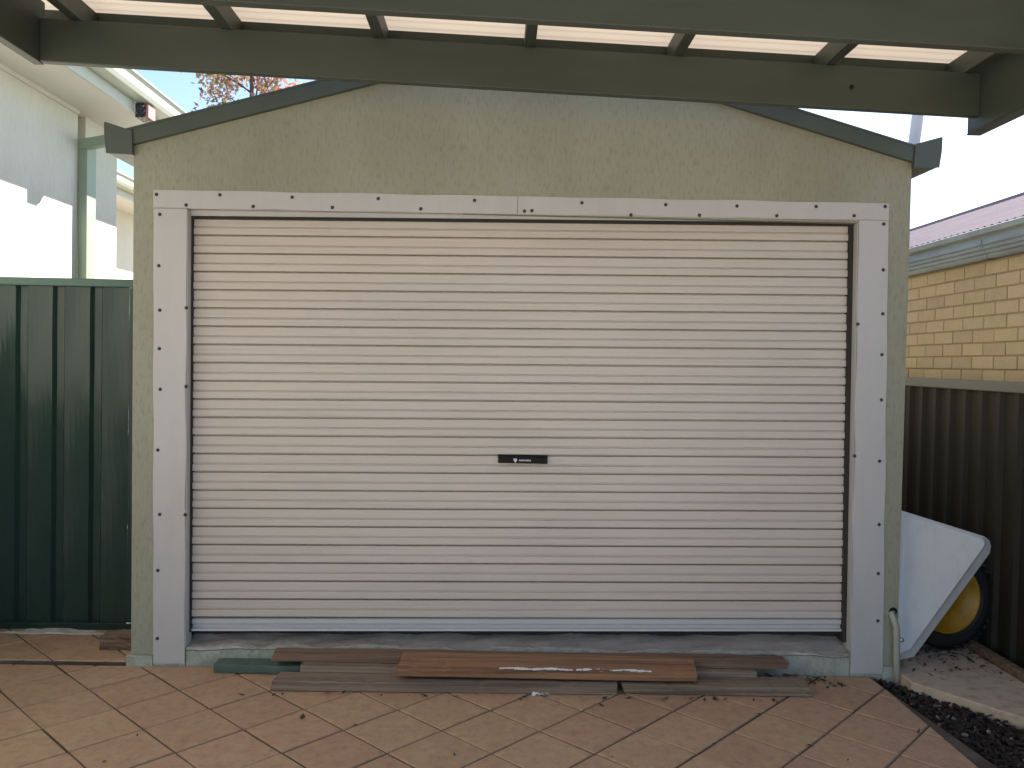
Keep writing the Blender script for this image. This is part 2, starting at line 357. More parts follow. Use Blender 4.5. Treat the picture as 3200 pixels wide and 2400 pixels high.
# roof sheets and barge boards
def roofside(sgn, E):
    d = Vector((E.x - APEX.x, 0, E.z - APEX.z)); L = d.length; d.normalize(); n_ = Vector((-d.z * sgn, 0, d.x * sgn)); n_ = n_ if n_.z > 0 else -n_
    a = Vector((APEX.x, WALL - .02, APEX.z)) + n_ * .075; b = Vector((E.x, WALL - .02, E.z)) + d * .02 + n_ * .075
    r = MB(); r.hexa([a, b, b + n_ * .004, a + n_ * .004], [p + Vector((0, 5.1, 0)) for p in (a, b, b + n_ * .004, a + n_ * .004)]); part(r, 'roof_sheet', M['roof_green'], garage)
    g = MB(); o = Vector((0, -.03, 0)); A = Vector((APEX.x, WALL, APEX.z)); B = Vector((E.x, WALL, E.z)) + d * .01
    q0 = [A - n_ * .0, B - n_ * .0, B + n_ * .073, A + n_ * .073]
    g.hexa([p + o for p in q0], [p + Vector((0, -.003, 0)) for p in q0])
    q1 = [A + n_ * .073, B + n_ * .073, B + n_ * .083, A + n_ * .083]
    g.hexa([p + Vector((0, -.034, 0)) for p in q1], [p + Vector((0, .12, 0)) for p in q1])
    part(g, 'barge_board', M['green_trim'], garage)
roofside(-1, EL); roofside(1, ER)
# gutters: a quad profile with its end cap, running back along both sides
for s, X, zb in ((-1, -1.862, 2.607), (1, 2.108, 2.640)):
    prof = [(.002, 0), (.125, 0.004), (.133, .08), (.135, .150), (.131, .152), (.125, .145), (.004, .110)]
    g = MB(); g.sweep(prof, (X, WALL - .035, zb), (X, 9.35, zb), (s, 0, 0), (0, 0, 1)); go = part(g, 'gutter', M['green_trim'], garage, bevel=.002)
    c = MB(); prof2 = [(-.004, -.004), (.127, 0), (.137, .08), (.139, .153), (.131, .156), (.0, .117)]
    c.sweep(prof2, (X, WALL - .040, zb), (X, WALL - .0365, zb), (s, 0, 0), (0, 0, 1)); c.build('end_cap', M['green_trim'], go)
# concrete base below the cladding
for x0, x1 in ((-1.880, -1.7445), (2.0465, 2.122)):
    part(MB().box(x0, x1, WALL - .010, 9.31, -.09, .0525), 'base_edge', M['plinth'], garage, bevel=.004)
for x0, x1 in ((-1.744, DLB - .001), (DRB + .001, 2.046)):
    part(MB().box(x0, x1, WALL + .001, WALL + .09, -.09, .0535), 'base_infill', M['plinth'], garage)
# painted upstand under the door with a chipped top, and the rough concrete sill that rises to the door
up = MB(); nx = 150; q = random.Random(21); top = []
for i in range(nx + 1):
    x = DLB + .002 + (DRB - DLB - .004) * i / nx
    top.append((x, .094 + .012 * (x - DL) / 3.4 + .004 * math.sin(x * 9) + .003 * math.sin(x * 23 + 1) + q.uniform(-.002, .002)))
def strip_prism(b, xs, zb, zt, y0, y1, m=None):
    n = len(xs); vs_ = []
    for i, x in enumerate(xs): vs_ += [(x, y0(i), zb(i)), (x, y0(i), zt(i)), (x, y1(i), zt(i)), (x, y1(i), zb(i))]
    fs = []
    for i in range(n - 1):
        for k in range(4): fs.append((4 * i + k, 4 * i + (k + 1) % 4, 4 * i + 4 + (k + 1) % 4, 4 * i + 4 + k))
    fs += [(0, 1, 2, 3), tuple(4 * (n - 1) + k for k in (3, 2, 1, 0))]
    b.add(vs_, fs, m)
xs = [t[0] for t in top]
strip_prism(up, xs, lambda i: -.01, lambda i: top[i][1] - .012, lambda i: WALL + .004 + .0015 * math.sin(xs[i] * 31), lambda i: WALL + .05)
part(up, 'door_upstand', M['plinth'], garage)
lip = MB(); q = random.Random(5)
lipz = [t[1] + .006 * math.sin(t[0] * 6.3) + .005 * math.sin(t[0] * 17.1) + q.uniform(-.002, .002) for t in top]
strip_prism(lip, xs, lambda i: top[i][1] - .008, lambda i: lipz[i] + .006, lambda i: WALL + .009 + .004 * math.sin(xs[i] * 13.7) + .003 * math.sin(xs[i] * 41), lambda i: WALL + .06)
part(lip, 'mortar_lip', M['lip'], garage)
sill = MB(); ny = 12; q = random.Random(9); vs_ = []
for j in range(ny + 1):
    t = j / ny
    for i, x in enumerate(xs):
        zr = .150 + .05 * (x - DL) / 3.43
        z = (lipz[i] - .004) * (1 - t) + (zr - .005) * t + (.004 * math.sin(x * 7 + t * 5) + .003 * math.sin(x * 19 - t * 9) + q.uniform(-.0018, .0018)) * (1 if 0 < j < ny else .3)
        vs_.append((x, WALL + .012 + .16 * t, z))
n1 = nx + 1
sill.add(vs_, [(j * n1 + i, j * n1 + i + 1, (j + 1) * n1 + i + 1, (j + 1) * n1 + i) for j in range(ny) for i in range(nx)])
part(sill, 'concrete_sill', M['concrete'], garage, smooth=True)

# steel flashing round the opening
SCREW = MB().lathe([(0, .006), (.0045, .0058), (.0082, .0035), (.0092, 0)], (0, 0, 0), (0, -1, 0), 10).build('screw', M['screw'], mesh_only=True, smooth=True)
def screw(x, y, depth, parent):
    p = onY(x, y, depth); o = bpy.data.objects.new('screw', SCREW); COL.objects.link(o)
    o.parent = parent; o.location = p; return o
FY = WALL - .005
def flashing(name, poly, ret, seed, wav=.0025):
    """flat face (list of (x,z)) 5 mm proud with slightly buckled edges, plus a return into the opening"""
    b = MB(); q = random.Random(seed)
    # subdivide edges, buckle them a little
    pts = []
    for k, p in enumerate(poly):
        a, c = Vector(p), Vector(poly[(k + 1) % len(poly)]); L = (c - a).length; n_ = max(1, int(L / .05)); d = (c - a).normalized() if L else Vector((1, 0)); nn = Vector((-d.y, d.x)); ph = q.uniform(0, 6)
        for i in range(n_):
            t = i / n_; pts.append(a + (c - a) * t + nn * (math.sin(t * L * 11 + ph) * wav * math.sin(math.pi * t) if L > .4 else 0))
    b.prism([(p.x, FY, p.y) for p in pts], (0, .004, 0))
    for q_ in ret: b.hexa([(x, WALL - .0008, z) for x, z in q_], [(x, WALL + .075, z) for x, z in q_])
    return part(b, name, M['flash'], garage)
tl = flashing('door_flashing', [(-1.742, .012), (DLB - .002, .012), (DLT - .002, 2.345), (-1.764, 2.343)], [[(DLB, .10), (DLB + .003, .10), (DLT + .003, 2.34), (DLT, 2.34)]], 1)
tr = flashing('door_flashing', [(DRB + .003, .014), (2.043, .014), (1.998, 2.371), (DRT + .003, 2.369)], [[(DRB - .003, .13), (DRB, .13), (DRT, 2.36), (DRT - .003, 2.36)]], 2)
hl = flashing('door_flashing', [(-1.766, 2.347), (.083, 2.360), (.083, 2.449), (-1.766, 2.437)], [[(DLT + .004, 2.346), (.083, 2.358), (.083, 2.361), (DLT + .004, 2.349)]], 3)
hr = flashing('door_flashing', [(.086, 2.360), (1.999, 2.373), (1.999, 2.459), (.086, 2.449)], [[(.086, 2.358), (DRT - .004, 2.370), (DRT - .004, 2.373), (.086, 2.361)]], 4)
for x, y in ((338, 420), (475, 421), (631, 426), (817, 429), (1025, 433), (402, 443), (547, 446), (718, 448), (909, 451), (1133, 456)): screw(x, y, FY, hl)
for x, y in ((1257, 438), (1438, 442), (1592, 445), (1763, 446), (1912, 446), (1149, 455), (1363, 464), (1511, 465), (1678, 466), (1845, 466)): screw(x, y, FY, hr)
for x, y in ((345, 463), (343, 574), (345, 670), (344, 753), (346, 841), (341, 972), (345, 1111), (341, 1232), (340, 1379), (402.5, 665), (402, 835), (400, 1112)): screw(x, y, FY, tl)
for x, y in ((1909, 484), (1908, 583), (1907, 678), (1905, 766), (1904, 864), (1900, 996), (1899, 1133), (1897, 1239), (1896, 1341), (1853, 700), (1846, 985)): screw(x, y, FY, tr)

# roller door
DY = WALL + .072
door = bpy.data.objects.new('roller_door', None); COL.objects.link(door)
child_any(door, garage)
zl = lambda k: onY(420, 509.6 + (1334 - 509.6) * k / 21, DY).z          # dark groove k at the left edge
zr_ = lambda k: onY(1829, 523.5 + (1338 - 523.5) * k / 21, DY).z        # and at the right edge
XL, XR = DL - .004, DR + .004
pitch = (zl(0) - zl(21)) / 21
def slat_mesh(top_h, name='slat'):
    """one rib of the curtain: z = 0 at its dark groove, rising to the groove above"""
    P = pitch
    prof = [(.018, .0), (.018, .0052), (-.0065, .0078), (-.0085, .0105), (-.0085, .0385), (-.0065, .0415), (.0045, .0432), (.0045, .0472), (-.0012, .0495), (-.0025, .052), (-.0025, top_h - .004), (0, top_h - .001), (.018, top_h)]
    b = MB(); n = len(prof); nxx = 24
    vs_ = []; fs = []
    for i in range(nxx + 1):
        x = XL + (XR - XL) * i / nxx
        vs_ += [(x, u, v) for u, v in prof]
    for i in range(nxx):
        for k in range(n - 1): fs.append((i * n + k, i * n + k + 1, (i + 1) * n + k + 1, (i + 1) * n + k))
    b.add(vs_, fs)
    me = b.build(name, M['door'], mesh_only=True, fix=False)
    me.flip_normals()
    return me
SL = slat_mesh(pitch)
def place(me, name, za, zb):
    o = bpy.data.objects.new(name, me); COL.objects.link(o); o.parent = door
    xa, xb = onY(420, 900, DY).x, onY(1829, 900, DY).x
    ang = math.atan2(zb - za, xb - xa); z0 = za - xa * math.tan(ang)
    o.location = (0, DY, z0); o.rotation_euler = (0, -ang, 0); return o
for k in range(22):
    s = place(SL, 'slat', zl(k), zr_(k))
    s.location.y += math.sin(k * 1.7) * .0012
# bottom piece and rail
q0, q1 = zl(21), zr_(21)
bz0, bz1 = onY(420, 1362.5, DY).z, onY(1822, 1363.5, DY).z
hgt = ((q0 - bz0) + (q1 - bz1)) / 2
br = MB(); prof = [(.010, hgt), (-.004, hgt - .004), (-.006, .040), (.005, .034), (.005, .017), (-.012, .0135), (-.014, .004), (-.008, 0), (.02, 0), (.02, hgt)]
br.sweep(prof, (XL + .012, 0, 0), (XR - .012, 0, 0), (0, 1, 0), (0, 0, 1))
bo = place(br.build('bottom_rail', M['rail'], mesh_only=True), 'bottom_rail', bz0, bz1)
# side guides and dark back
for (tb, tt), wd in (((DLB, DLT), .0125), ((DRB - .027, DRT - .027), .027)):
    g = MB(); A = [(tb + .0035, DY - .027, .16), (tb + wd - .0035, DY - .027, .16), (tt + wd - .0035, DY - .027, 2.352), (tt + .0035, DY - .027, 2.352)]
    g.hexa(A, [(x, DY + .05, z) for x, y, z in A]); part(g, 'guide_channel', M['dark'], door)
part(MB().box(XL - .05, XR + .05, DY + .055, DY + .06, .12, 2.6), 'door_backing', M['dark'], door)
b = MB(); A = [(XL, DY - .030, zl(0) + pitch - .010), (XR, DY - .030, zr_(0) + pitch - .012), (XR, DY - .030, zr_(0) + pitch + .003), (XL, DY - .030, zl(0) + pitch + .003)]
b.hexa(A, [(x, DY + .05, z) for x, y, z in A]); part(b, 'head_shade_bar', M['dark'], door)  # dark bar put in as the shadow line under the head
b = MB(); A = [(XL, DY - .034, zl(0) + pitch + .0035), (XR, DY - .034, zr_(0) + pitch + .0035), (XR, DY - .034, zr_(0) + pitch + .07), (XL, DY - .034, zl(0) + pitch + .07)]
b.hexa(A, [(x, DY + .05, z) for x, y, z in A]); part(b, 'lintel_lining', M['flash'], door)
# lift handle with its small print
ha, hb = onY(1077.5, 988, DY - .03), onY(1182, 988, DY - .03); hb_ = onY(1077.5, 1000, DY - .03)
h = MB(); z1, z0 = ha.z, hb_.z; yf = DY - .030
h.hexa([(ha.x, yf, z0), (hb.x, yf, z0 - .001), (hb.x, yf, z1 - .001), (ha.x, yf, z1)], [(ha.x - .004, DY - .004, z0 - .002), (hb.x + .004, DY - .004, z0 - .003), (hb.x + .004, DY - .004, z1 + .012), (ha.x - .004, DY - .004, z1 + .013)], M['black'])
W_ = hb.x - ha.x; zc = (z0 + z1) / 2; hh = (z1 - z0)
sx = ha.x + W_ * .34
h.prism([(sx - .011, yf - .001, zc + hh * .34), (sx + .009, yf - .001, zc + hh * .34), (sx + .009, yf - .001, zc - hh * .05), (sx + .001, yf - .001, zc - hh * .42), (sx - .006, yf - .001, zc - hh * .1)], (0, .0008, 0), M['white_print'])
q = random.Random(2)
for k in range(9):
    x = ha.x + W_ * .425 + k * .0068
    h.box(x, x + .0045, yf - .001, yf - .0002, zc - hh * .10, zc + hh * .18, M['white_print'])
part(h, 'handle', None, door)
# carport-side pipe and tap at the garage corner
pp = thing('drain_pipe', 'thin curved overflow pipe on the right corner of the garage', 'pipe', (2.10, WALL - .02, 0))
pts = [onY(1929, 1322, WALL + .01), onY(1926, 1328, WALL - .012), onY(1930, 1336, WALL - .030), onY(1936, 1352, WALL - .036), onY(1937, 1378, WALL - .036), onY(1937, 1430, WALL - .036), onY(1939, 1504, WALL - .036)]
part(MB().tube(pts, .0165, 14), 'pipe', M['pipe'], pp, smooth=True)
p = onY(1947, 1382, WALL - .036)
tp = MB().lathe([(0, -.012), (.010, -.012), (.013, 0), (.010, .010), (0, .012)], p, (0, -1, 0), 14); tp.tube([p, p + Vector((-.02, 0, 0))], .006, 8)
part(tp, 'tap', M['steel'], pp, smooth=True)
part(MB().tube([onY(1929, 1322, WALL) + Vector((0, -.004, .004)), onY(1929, 1322, WALL) + Vector((0, .01, .004))], .021, 14), 'pipe_collar', M['black'], pp)

# ================================================================== carport
zbot = lambda x: 2.8235 - .0315 * x        # underside of the beams falls to the right
BH, PH = .190, .09
cpt = thing('carport', 'open carport of olive green timber beams under cream corrugated sheets', 'carport', (0, 3.75, 0))
def beam(y, x0, x1, hgt, th, name):
    b = MB(); q_ = [(x0, y, zbot(x0)), (x1, y, zbot(x1)), (x1, y, zbot(x1) + hgt), (x0, y, zbot(x0) + hgt)]
    b.hexa(q_, [(x, y + th, z) for x, y, z in q_]); return part(b, name, M['timber_paint'], cpt, bevel=.004)
bm0 = beam(3.75, -2.055, 2.1525, BH, .045, 'cross_beam')
beam(3.0, -2.055, 2.1525, BH, .045, 'cross_beam')
for y in (2.28,): beam(y, -2.055, 2.1525, BH, .045, 'cross_beam')
for x in (-1.90, -1.235, -.560, .115, .780, 1.470, 2.100):
    z = zbot(x) + BH + .001; b = MB(); b.box(x - .024, x + .024, 2.25, 3.905, z, z + PH); part(b, 'purlin', M['timber_paint'], cpt, bevel=.003)
# far closing board, left wall plate, right fascia with a folded lip
b = MB(); q_ = [(-2.25, 3.91, zbot(-2.25) + BH + .03), (2.15, 3.91, zbot(2.15) + BH + .03), (2.15, 3.91, zbot(2.15) + BH + PH + .008), (-2.25, 3.91, zbot(-2.25) + BH + PH + .008)]
b.hexa(q_, [(x, y + .02, z) for x, y, z in q_]); part(b, 'closing_board', M['timber_paint'], cpt)
b = MB(); z = zbot(-2.06); b.box(-2.105, -2.058, 2.25, 3.80, z - .002, z + BH + PH - .005); part(b, 'wall_plate', M['timber_paint'], cpt, bevel=.004)
b = MB(); b.box(2.153, 2.185, 2.25, 3.85, 2.703, 2.985); b.box(2.150, 2.215, 2.25, 3.85, 2.694, 2.702); part(b, 'fascia_board', M['timber_paint'], cpt, bevel=.003)
g = MB(); g.sweep([(0, 0), (.11, 0), (.12, .11), (.116, .11), (.106, .004), (.004, .004), (.004, .09), (0, .09)], (2.188, 2.25, 2.83), (2.188, 3.78, 2.83), (1, 0, 0), (0, 0, 1)); part(g, 'gutter', M['green_trim'], cpt)
# corrugated sheet: the ridges run from left to right
yy = []; y = 3.925
while y > 2.25: yy.append(y); y -= .0127  # unseen back end cut short so sky light reaches floor and door
sh = MB(); vs_ = []
for x in (-2.2, 0, 2.25):
    for y in yy: vs_.append((x, y, zbot(x) + BH + PH + .010 + .008 * math.sin(2 * math.pi * y / .076)))
n = len(yy); sh.add(vs_, [(a * n + i, a * n + i + 1, (a + 1) * n + i + 1, (a + 1) * n + i) for a in range(2) for i in range(n - 1)])
part(sh, 'roof_sheet', M['sheet'], cpt, smooth=True)
for x, y in ((2.05, 2.38), (-2.0, 2.38)):
    part(MB().box(x - .045, x + .045, y - .045, y + .045, -.01, zbot(x) - .001), 'post', M['timber_paint'], cpt, bevel=.004)
kn = MB().lathe([(0, .002), (.010, .002), (.011, 0)], onY(1840, 188, 3.75), (0, -1, 0), 12)
part(kn, 'bolt_hole', M['black'], bm0)
# downpipe between the carport gutter and the garage gutter
a, b_ = onY(1984.5, 235, 4.6), onY(1973.5, 318, 4.6)
dp = b_ - a; tag(MB().tube([a - dp * .35, a, b_, b_ + dp * .5], .031, 16).build('vent_pipe', M['pvc'], smooth=True), 'white slanting pipe standing behind the right gutter of the garage', 'pipe')

# ================================================================== green gate on the left
GY = 4.80
gate = thing('green_gate', 'dark green ribbed steel gate between the house and the garage', 'gate', (-2.5, GY, 0))
gx0, gx1 = -3.45, -2.070
b = MB(); b.box(gx0, gx1, GY - .025, GY + .025, 1.980, 2.026); part(b, 'top_rail', M['gate_rail'], gate, bevel=.006)
b = MB(); b.box(gx0, gx1, GY - .02, GY + .02, .014, .052); b.box(gx0, gx1, GY - .028, GY - .0205, .046, .056); part(b, 'bottom_rail', M['gate'], gate, bevel=.003)
b = MB(); b.box(gx1 - .035, gx1, GY - .016, GY + .02, .058, 1.978); part(b, 'stile', M['gate'], gate, bevel=.003)
# ribbed infill: wide pans with narrow raised trays between
prof = []; x = gx1 - .05
ribs = [-2.2935, -2.5055, -2.7135, -2.9215, -3.1295, -3.3375]
prof.append((gx1 - .036, 0))
for rx in ribs: prof += [(rx + .036, .0), (rx + .020, .024), (rx - .020, .024), (rx - .036, 0)]
prof.append((gx0, 0))
def bowed(prof, z0, z1, y, nz=14, bow=.004):
    b = MB(); fine = []
    for k in range(len(prof) - 1):
        (xa, ya), (xb, yb) = prof[k], prof[k + 1]; ns = 5 if abs(xa - xb) > .1 else 1
        for i in range(ns):
            t = i / ns; fine.append((xa + (xb - xa) * t, ya + (yb - ya) * t + (bow * math.sin(math.pi * t) if ns > 1 else 0)))
    fine.append(prof[-1]); n = len(fine); vs_ = []
    for j in range(nz + 1):
        z = z0 + (z1 - z0) * j / nz
        for i, (px, py) in enumerate(fine): vs_.append((px, y + py + .0015 * math.sin(j * 1.3 + i * .9), z))
    b.add(vs_, [(j * n + i, j * n + i + 1, (j + 1) * n + i + 1, (j + 1) * n + i) for j in range(nz) for i in range(n - 1)]); return b
part(bowed(prof, .05, 1.985, GY - .010), 'infill_sheet', M['gate'], gate)

# ================================================================== grey fence on the right
FX = 2.84
fence = thing('grey_fence', 'charcoal corrugated steel fence along the right boundary', 'fence', (FX, 4.5, 0))
prof = []; y = 1.8
while y < 9.6:
    prof += [(y, 0), (y + .075, 0), (y + .095, -.022), (y + .135, -.022), (y + .155, 0)]; y += .170
fs_ = MB(); vs_ = [(FX + d, yy_, z) for z in (-.06, .5, 1.0, 1.53) for yy_, d in prof]; n = len(prof)
fs_.add(vs_, [(j * n + i, j * n + i + 1, (j + 1) * n + i + 1, (j + 1) * n + i) for j in range(3) for i in range(n - 1)]); part(fs_, 'infill_sheet', M['fence'], fence)
def capz(y): return 1.500 + .012 * (y - 4.3) / 1.3
b = MB(); q_ = [(FX - .035, 1.8, 1.475), (FX + .03, 1.8, 1.475), (FX + .03, 1.8, 1.535), (FX - .035, 1.8, 1.535)]
b.hexa(q_, [(x, 9.6, z + .045) for x, y, z in q_]); part(b, 'top_rail', M['fence_cap'], fence, bevel=.006)
part(MB().box(FX - .03, FX + .03, 1.8, 9.6, -.07, -.02), 'bottom_rail', M['fence'], fence)

# ================================================================== house on the left
HX = -3.0; SOF = 3.313
house = thing('rendered_house', 'cream rendered house with white eaves and pale gutter behind the gate', 'house', (HX, 5, 0))
part(MB().box(-9, HX, -1.5, 5.97, -.1, SOF - .001), 'wall', M['house_wall'], house)
part(MB().box(-9, -2.612, -1.9, 6.45, SOF, SOF + .008), 'soffit', M['soffit'], house)
part(MB().box(HX + .0005, HX + .02, -1.4, 5.96, SOF - .03, SOF - .0015), 'cornice_strip', M['soffit'], house)
part(MB().box(-2.610, -2.588, -1.9, 5.93, SOF - .012, SOF + .16), 'fascia_board', M['fascia'], house, bevel=.002)
gp = [(.0, .0), (.10, .0), (.115, .03), (.118, .085), (.135, .10), (.135, .112), (.12, .112), (.11, .09), (.1, .02), (.0, .02)]
g = MB(); g.sweep(gp, (-2.583, -1.9, 3.375), (-2.583, 8.2, 3.375), (1, 0, 0), (0, 0, 1)); part(g, 'gutter', M['gutter_pale'], house, bevel=.003)
rs = MB(); A = [(-2.50, -1.9, 3.485), (-2.50, 8.2, 3.485), (-7.5, 8.2, 5.4), (-7.5, -1.9, 5.4)]; rs.hexa(A, [(x, y, z + .02) for x, y, z in A]); part(rs, 'roof_sheet', M['roof_green'], house)
ab = thing('alarm_box', 'small dark speckled box with a pink side under the left gutter', 'box', (-2.55, 6.0, 3.3))
part(MB().box(-2.585, -2.513, 5.938, 6.07, 3.27, 3.368), 'case', M['speckle'], ab); part(MB().box(-2.5125, -2.495, 5.945, 6.06, 3.275, 3.362), 'side_panel', M['pink'], ab)
# corner post and its head
pst = MB(); pst.box(-3.0 + .002, -2.935, 5.975, 6.11, -.1, 3.10); part(pst, 'corner_post', M['green_post'], house, bevel=.004)
hd = MB(); hd.hexa([(-3.0, 5.972, 3.045), (-2.72, 5.90, 3.075), (-2.72, 5.90, 3.145), (-3.0, 5.972, 3.115)], [(-3.0, 6.04, 3.045), (-2.72, 5.97, 3.075), (-2.72, 5.97, 3.145), (-3.0, 6.04, 3.115)]); part(hd, 'post_head', M['green_post'], house, bevel=.004)
part(MB().box(-3.4, -3.02, 6.12, 6.62, -.1, SOF), 'wall', M['house_wall'], house)
# set-back wing of the same house
part(MB().box(-9, -4.5, 6.7, 13, -.1, 3.312), 'wing_wall', M['house_wall'], house)
part(MB().box(-8, -4.10, 6.7, 13.3, 3.3125, 3.322), 'wing_soffit', M['soffit'], house)
part(MB().box(-4.098, -4.076, 6.7, 13.3, 3.30, 3.45), 'wing_fascia', M['fascia'], house)
g = MB(); g.sweep(gp, (-4.073, 6.7, 3.375), (-4.073, 13.3, 3.375), (1, 0, 0), (0, 0, 1)); part(g, 'wing_gutter', M['gutter_pale'], house, bevel=.003)
rs = MB(); A = [(-3.98, 6.7, 3.485), (-3.98, 13.3, 3.485), (-8, 13.3, 5.0), (-8, 6.7, 5.0)]; rs.hexa(A, [(x, y, z + .02) for x, y, z in A]); part(rs, 'wing_roof', M['roof_green'], house)

# ================================================================== brick house on the right
BX = 3.10
bh = thing('brick_house', 'buff brick house with grey gutter and faded mauve roof beyond the fence', 'house', (BX, 5, 0))
bw = part(MB().box(BX + .006, BX + .20, 2.6, 11.2, -.1, 2.31), 'wall', M['mortar'], bh)
part(MB().box(BX + .201, BX + 2.4, 2.6, 11.2, -.1, 2.31), 'inner_wall', M['mortar'], bh)
CO, BL = .0857, .2385
def brick_mesh(L):
    b = MB(); h_, d = CO - .0095, .05; x0 = 0; c = .003
    vs_ = [(x0 + .02, 0, 0), (x0 + .02, L, 0), (x0 + .02, L, h_), (x0 + .02, 0, h_), (x0, 0, 0), (x0, L, 0), (x0, L, h_), (x0, 0, h_), (x0 - .003, c, c), (x0 - .003, L - c, c), (x0 - .003, L - c, h_ - c), (x0 - .003, c, h_ - c)]
    fs = [(4, 5, 9, 8), (5, 6, 10, 9), (6, 7, 11, 10), (7, 4, 8, 11), (8, 9, 10, 11), (0, 1, 5, 4), (1, 2, 6, 5), (2, 3, 7, 6), (3, 0, 4, 7)]
    return b.add(vs_, fs).build('brick', M['brick'], mesh_only=True)
FULL = brick_mesh(BL - .0095)
for r in range(15):
    z = 2.236 - CO * (r + 1) + .0855
    z = 2.3075 - CO * (r + 1)
    off = 5.036 + (BL / 2 if r % 2 else 0) - BL * (6 if r % 2 else 5)
    for k in range(18):
        y = off + k * BL
        if y < 3.8 or y > 7.9: continue
        o = bpy.data.objects.new('brick', FULL); COL.objects.link(o); o.parent = bw
        o.location = (BX + R.uniform(-.0015, .0015), y + .0055 + R.uniform(-.0015, .0015), z + R.uniform(-.001, .001))
# moulded gutter
def z_at(y_px): return onX(1964, y_px, 3.0).z
gpz = [(0, 2.312), (-.05, 2.312), (-.062, 2.325), (-.060, 2.338), (-.075, 2.345), (-.073, 2.362), (-.088, 2.370), (-.085, 2.388), (-.098, 2.396), (-.092, 2.430), (-.088, 2.448), (-.118, 2.458), (-.122, 2.490), (-.114, 2.496), (-.05, 2.49), (0, 2.49)]
g = MB(); g.sweep(gpz, (BX, 2.4, 0), (BX, 11.3, 0), (1, 0, 0), (0, 0, 1)); gt = part(g, 'gutter', M['zinc'], bh)
jb = MB(); jp = [(u - .004 if i not in (0, len(gpz) - 1) else u, v) for i, (u, v) in enumerate(gpz[:10])] + [(0, 2.43)]
yj = onX(2113, 570, 3.0).y; jb.sweep(jp, (BX, yj - .02, 0), (BX, yj + .02, 0), (1, 0, 0), (0, 0, 1)); part(jb, 'gutter_joint', M['zinc'], gt)
# mauve corrugated roof rising away from the gutter, with its hip end
rr = MB(); vs_ = []; fs = []
def corr(p00, p01, p10, p11, n_):
    """roof slope between an eave edge p00-p01 and a top edge p10-p11, ribbed up the slope"""
    o = len(vs_)
    for i in range(n_ + 1):
        t = i / n_; wv = .008 * math.sin(math.pi * i / 3)
        vs_.append(p00.lerp(p01, t) + Vector((0, 0, wv))); vs_.append(p10.lerp(p11, t) + Vector((0, 0, wv)))
    fs.extend([(o + 2 * i, o + 2 * i + 1, o + 2 * i + 3, o + 2 * i + 2) for i in range(n_)])
ex, ez, rx_, rz_ = BX - .085, 2.505, 4.40, 3.10
corr(Vector((ex, 2.4, ez)), Vector((ex, 11.4, ez)), Vector((rx_, 2.4, rz_)), Vector((rx_, 11.4, rz_)), 710)
corr(Vector((2 * rx_ - ex, 2.4, ez)), Vector((2 * rx_ - ex, 11.4, ez)), Vector((rx_, 2.4, rz_)), Vector((rx_, 11.4, rz_)), 710)
rr.add(vs_, fs); part(rr, 'roof_sheet', M['pink_roof'], bh)
part(MB().tube([(rx_, 2.4, rz_ + .0), (rx_, 11.4, rz_ + .0)], .03, 8), 'ridge_cap', M['pink_roof'], bh)

# ================================================================== wheelbarrow beside the garage
wb = thing('wheelbarrow', 'pale grey wheelbarrow with yellow rimmed wheel tipped up beside the garage', 'wheelbarrow', (2.5, 4.5, 0))
TY = lambda y: 4.36 + (1424 - y) / 314 * .14          # the face leans back towards its top
fp = lambda x, y: onY(x, y, TY(y)); rp_ = lambda x, y: onY(x, y, TY(y) + .05)
fc = [fp(1955, 1110.7), fp(2120, 1163.5), fp(2126, 1168), fp(2127, 1174), fp(2124, 1182), fp(1966, 1402), fp(1950, 1408)]
left_top = fc[0] + (fc[0] - fc[1]).normalized() * .095; left_bot = Vector((2.150, TY(1400), .06))
front = fc + [left_bot, left_top]
rim = [rp_(1957, 1106), rp_(2127, 1159), rp_(2138, 1168), rp_(2141, 1180), rp_(2138, 1195), rp_(1974, 1419), rp_(1950, 1424), Vector((2.139, TY(1420) + .05, .04)), left_top + Vector((-.012, .05, .016))]
t = MB(); n = len(front); bk = [p + Vector((0, .012, 0)) for p in rim]; bk2 = [p + Vector((0, .02, 0)) for p in rim]
ctr = sum(rim, Vector()) / n; inn = [ctr + (p - ctr) * .93 + Vector((0, .02, 0)) for p in rim]; deep = [ctr + (p - ctr) * .9 + Vector((0, .012, 0)) for p in front]
# outer skin: face, rounded shoulder, side, return, hollow inside
rings = [front, [(a * .75 + b_ * .25) + Vector((0, .004, 0)) for a, b_ in zip(front, rim)], rim, bk, bk2, inn, deep]
vs_ = [p for r in rings for p in r]; fs = [tuple(range(n - 1, -1, -1))]
for k in range(len(rings) - 1): fs += [(k * n + i, k * n + (i + 1) % n, (k + 1) * n + (i + 1) % n, (k + 1) * n + i) for i in range(n)]
fs += [tuple((len(rings) - 1) * n + i for i in range(n))]
t.add(vs_, fs); part(t, 'tray', M['tray'], wb)
wc = onY(2042, 1293, 4.66); wc.x -= .012; wc.z = .322; ax = Vector((.16, -1, .04)).normalized()
ty = MB(); pr = []
for k in range(13):
    a = -1.35 + 2.7 * k / 12; pr.append((.230 + .060 * math.cos(a), .055 * math.sin(a)))
pr = [(.196, -.040), (.215, -.055)] + pr + [(.215, .055), (.196, .040)]
ty.lathe(pr, wc, ax, 48)
for k in range(40):        # tread blocks
    a = 2 * math.pi * k / 40; e1 = ax.orthogonal().normalized(); e2 = ax.cross(e1); d = e1 * math.cos(a) + e2 * math.sin(a); tg = ax.cross(d)
    for s in (-1, 1):
        c0 = wc + d * .2825 + ax * (.030 * s); A = [c0 + ax * u + tg * v for u, v in ((-.022, -.012), (.022, -.012), (.022, .012), (-.022, .012))]; ty.hexa(A, [p_ + d * .009 for p_ in A])
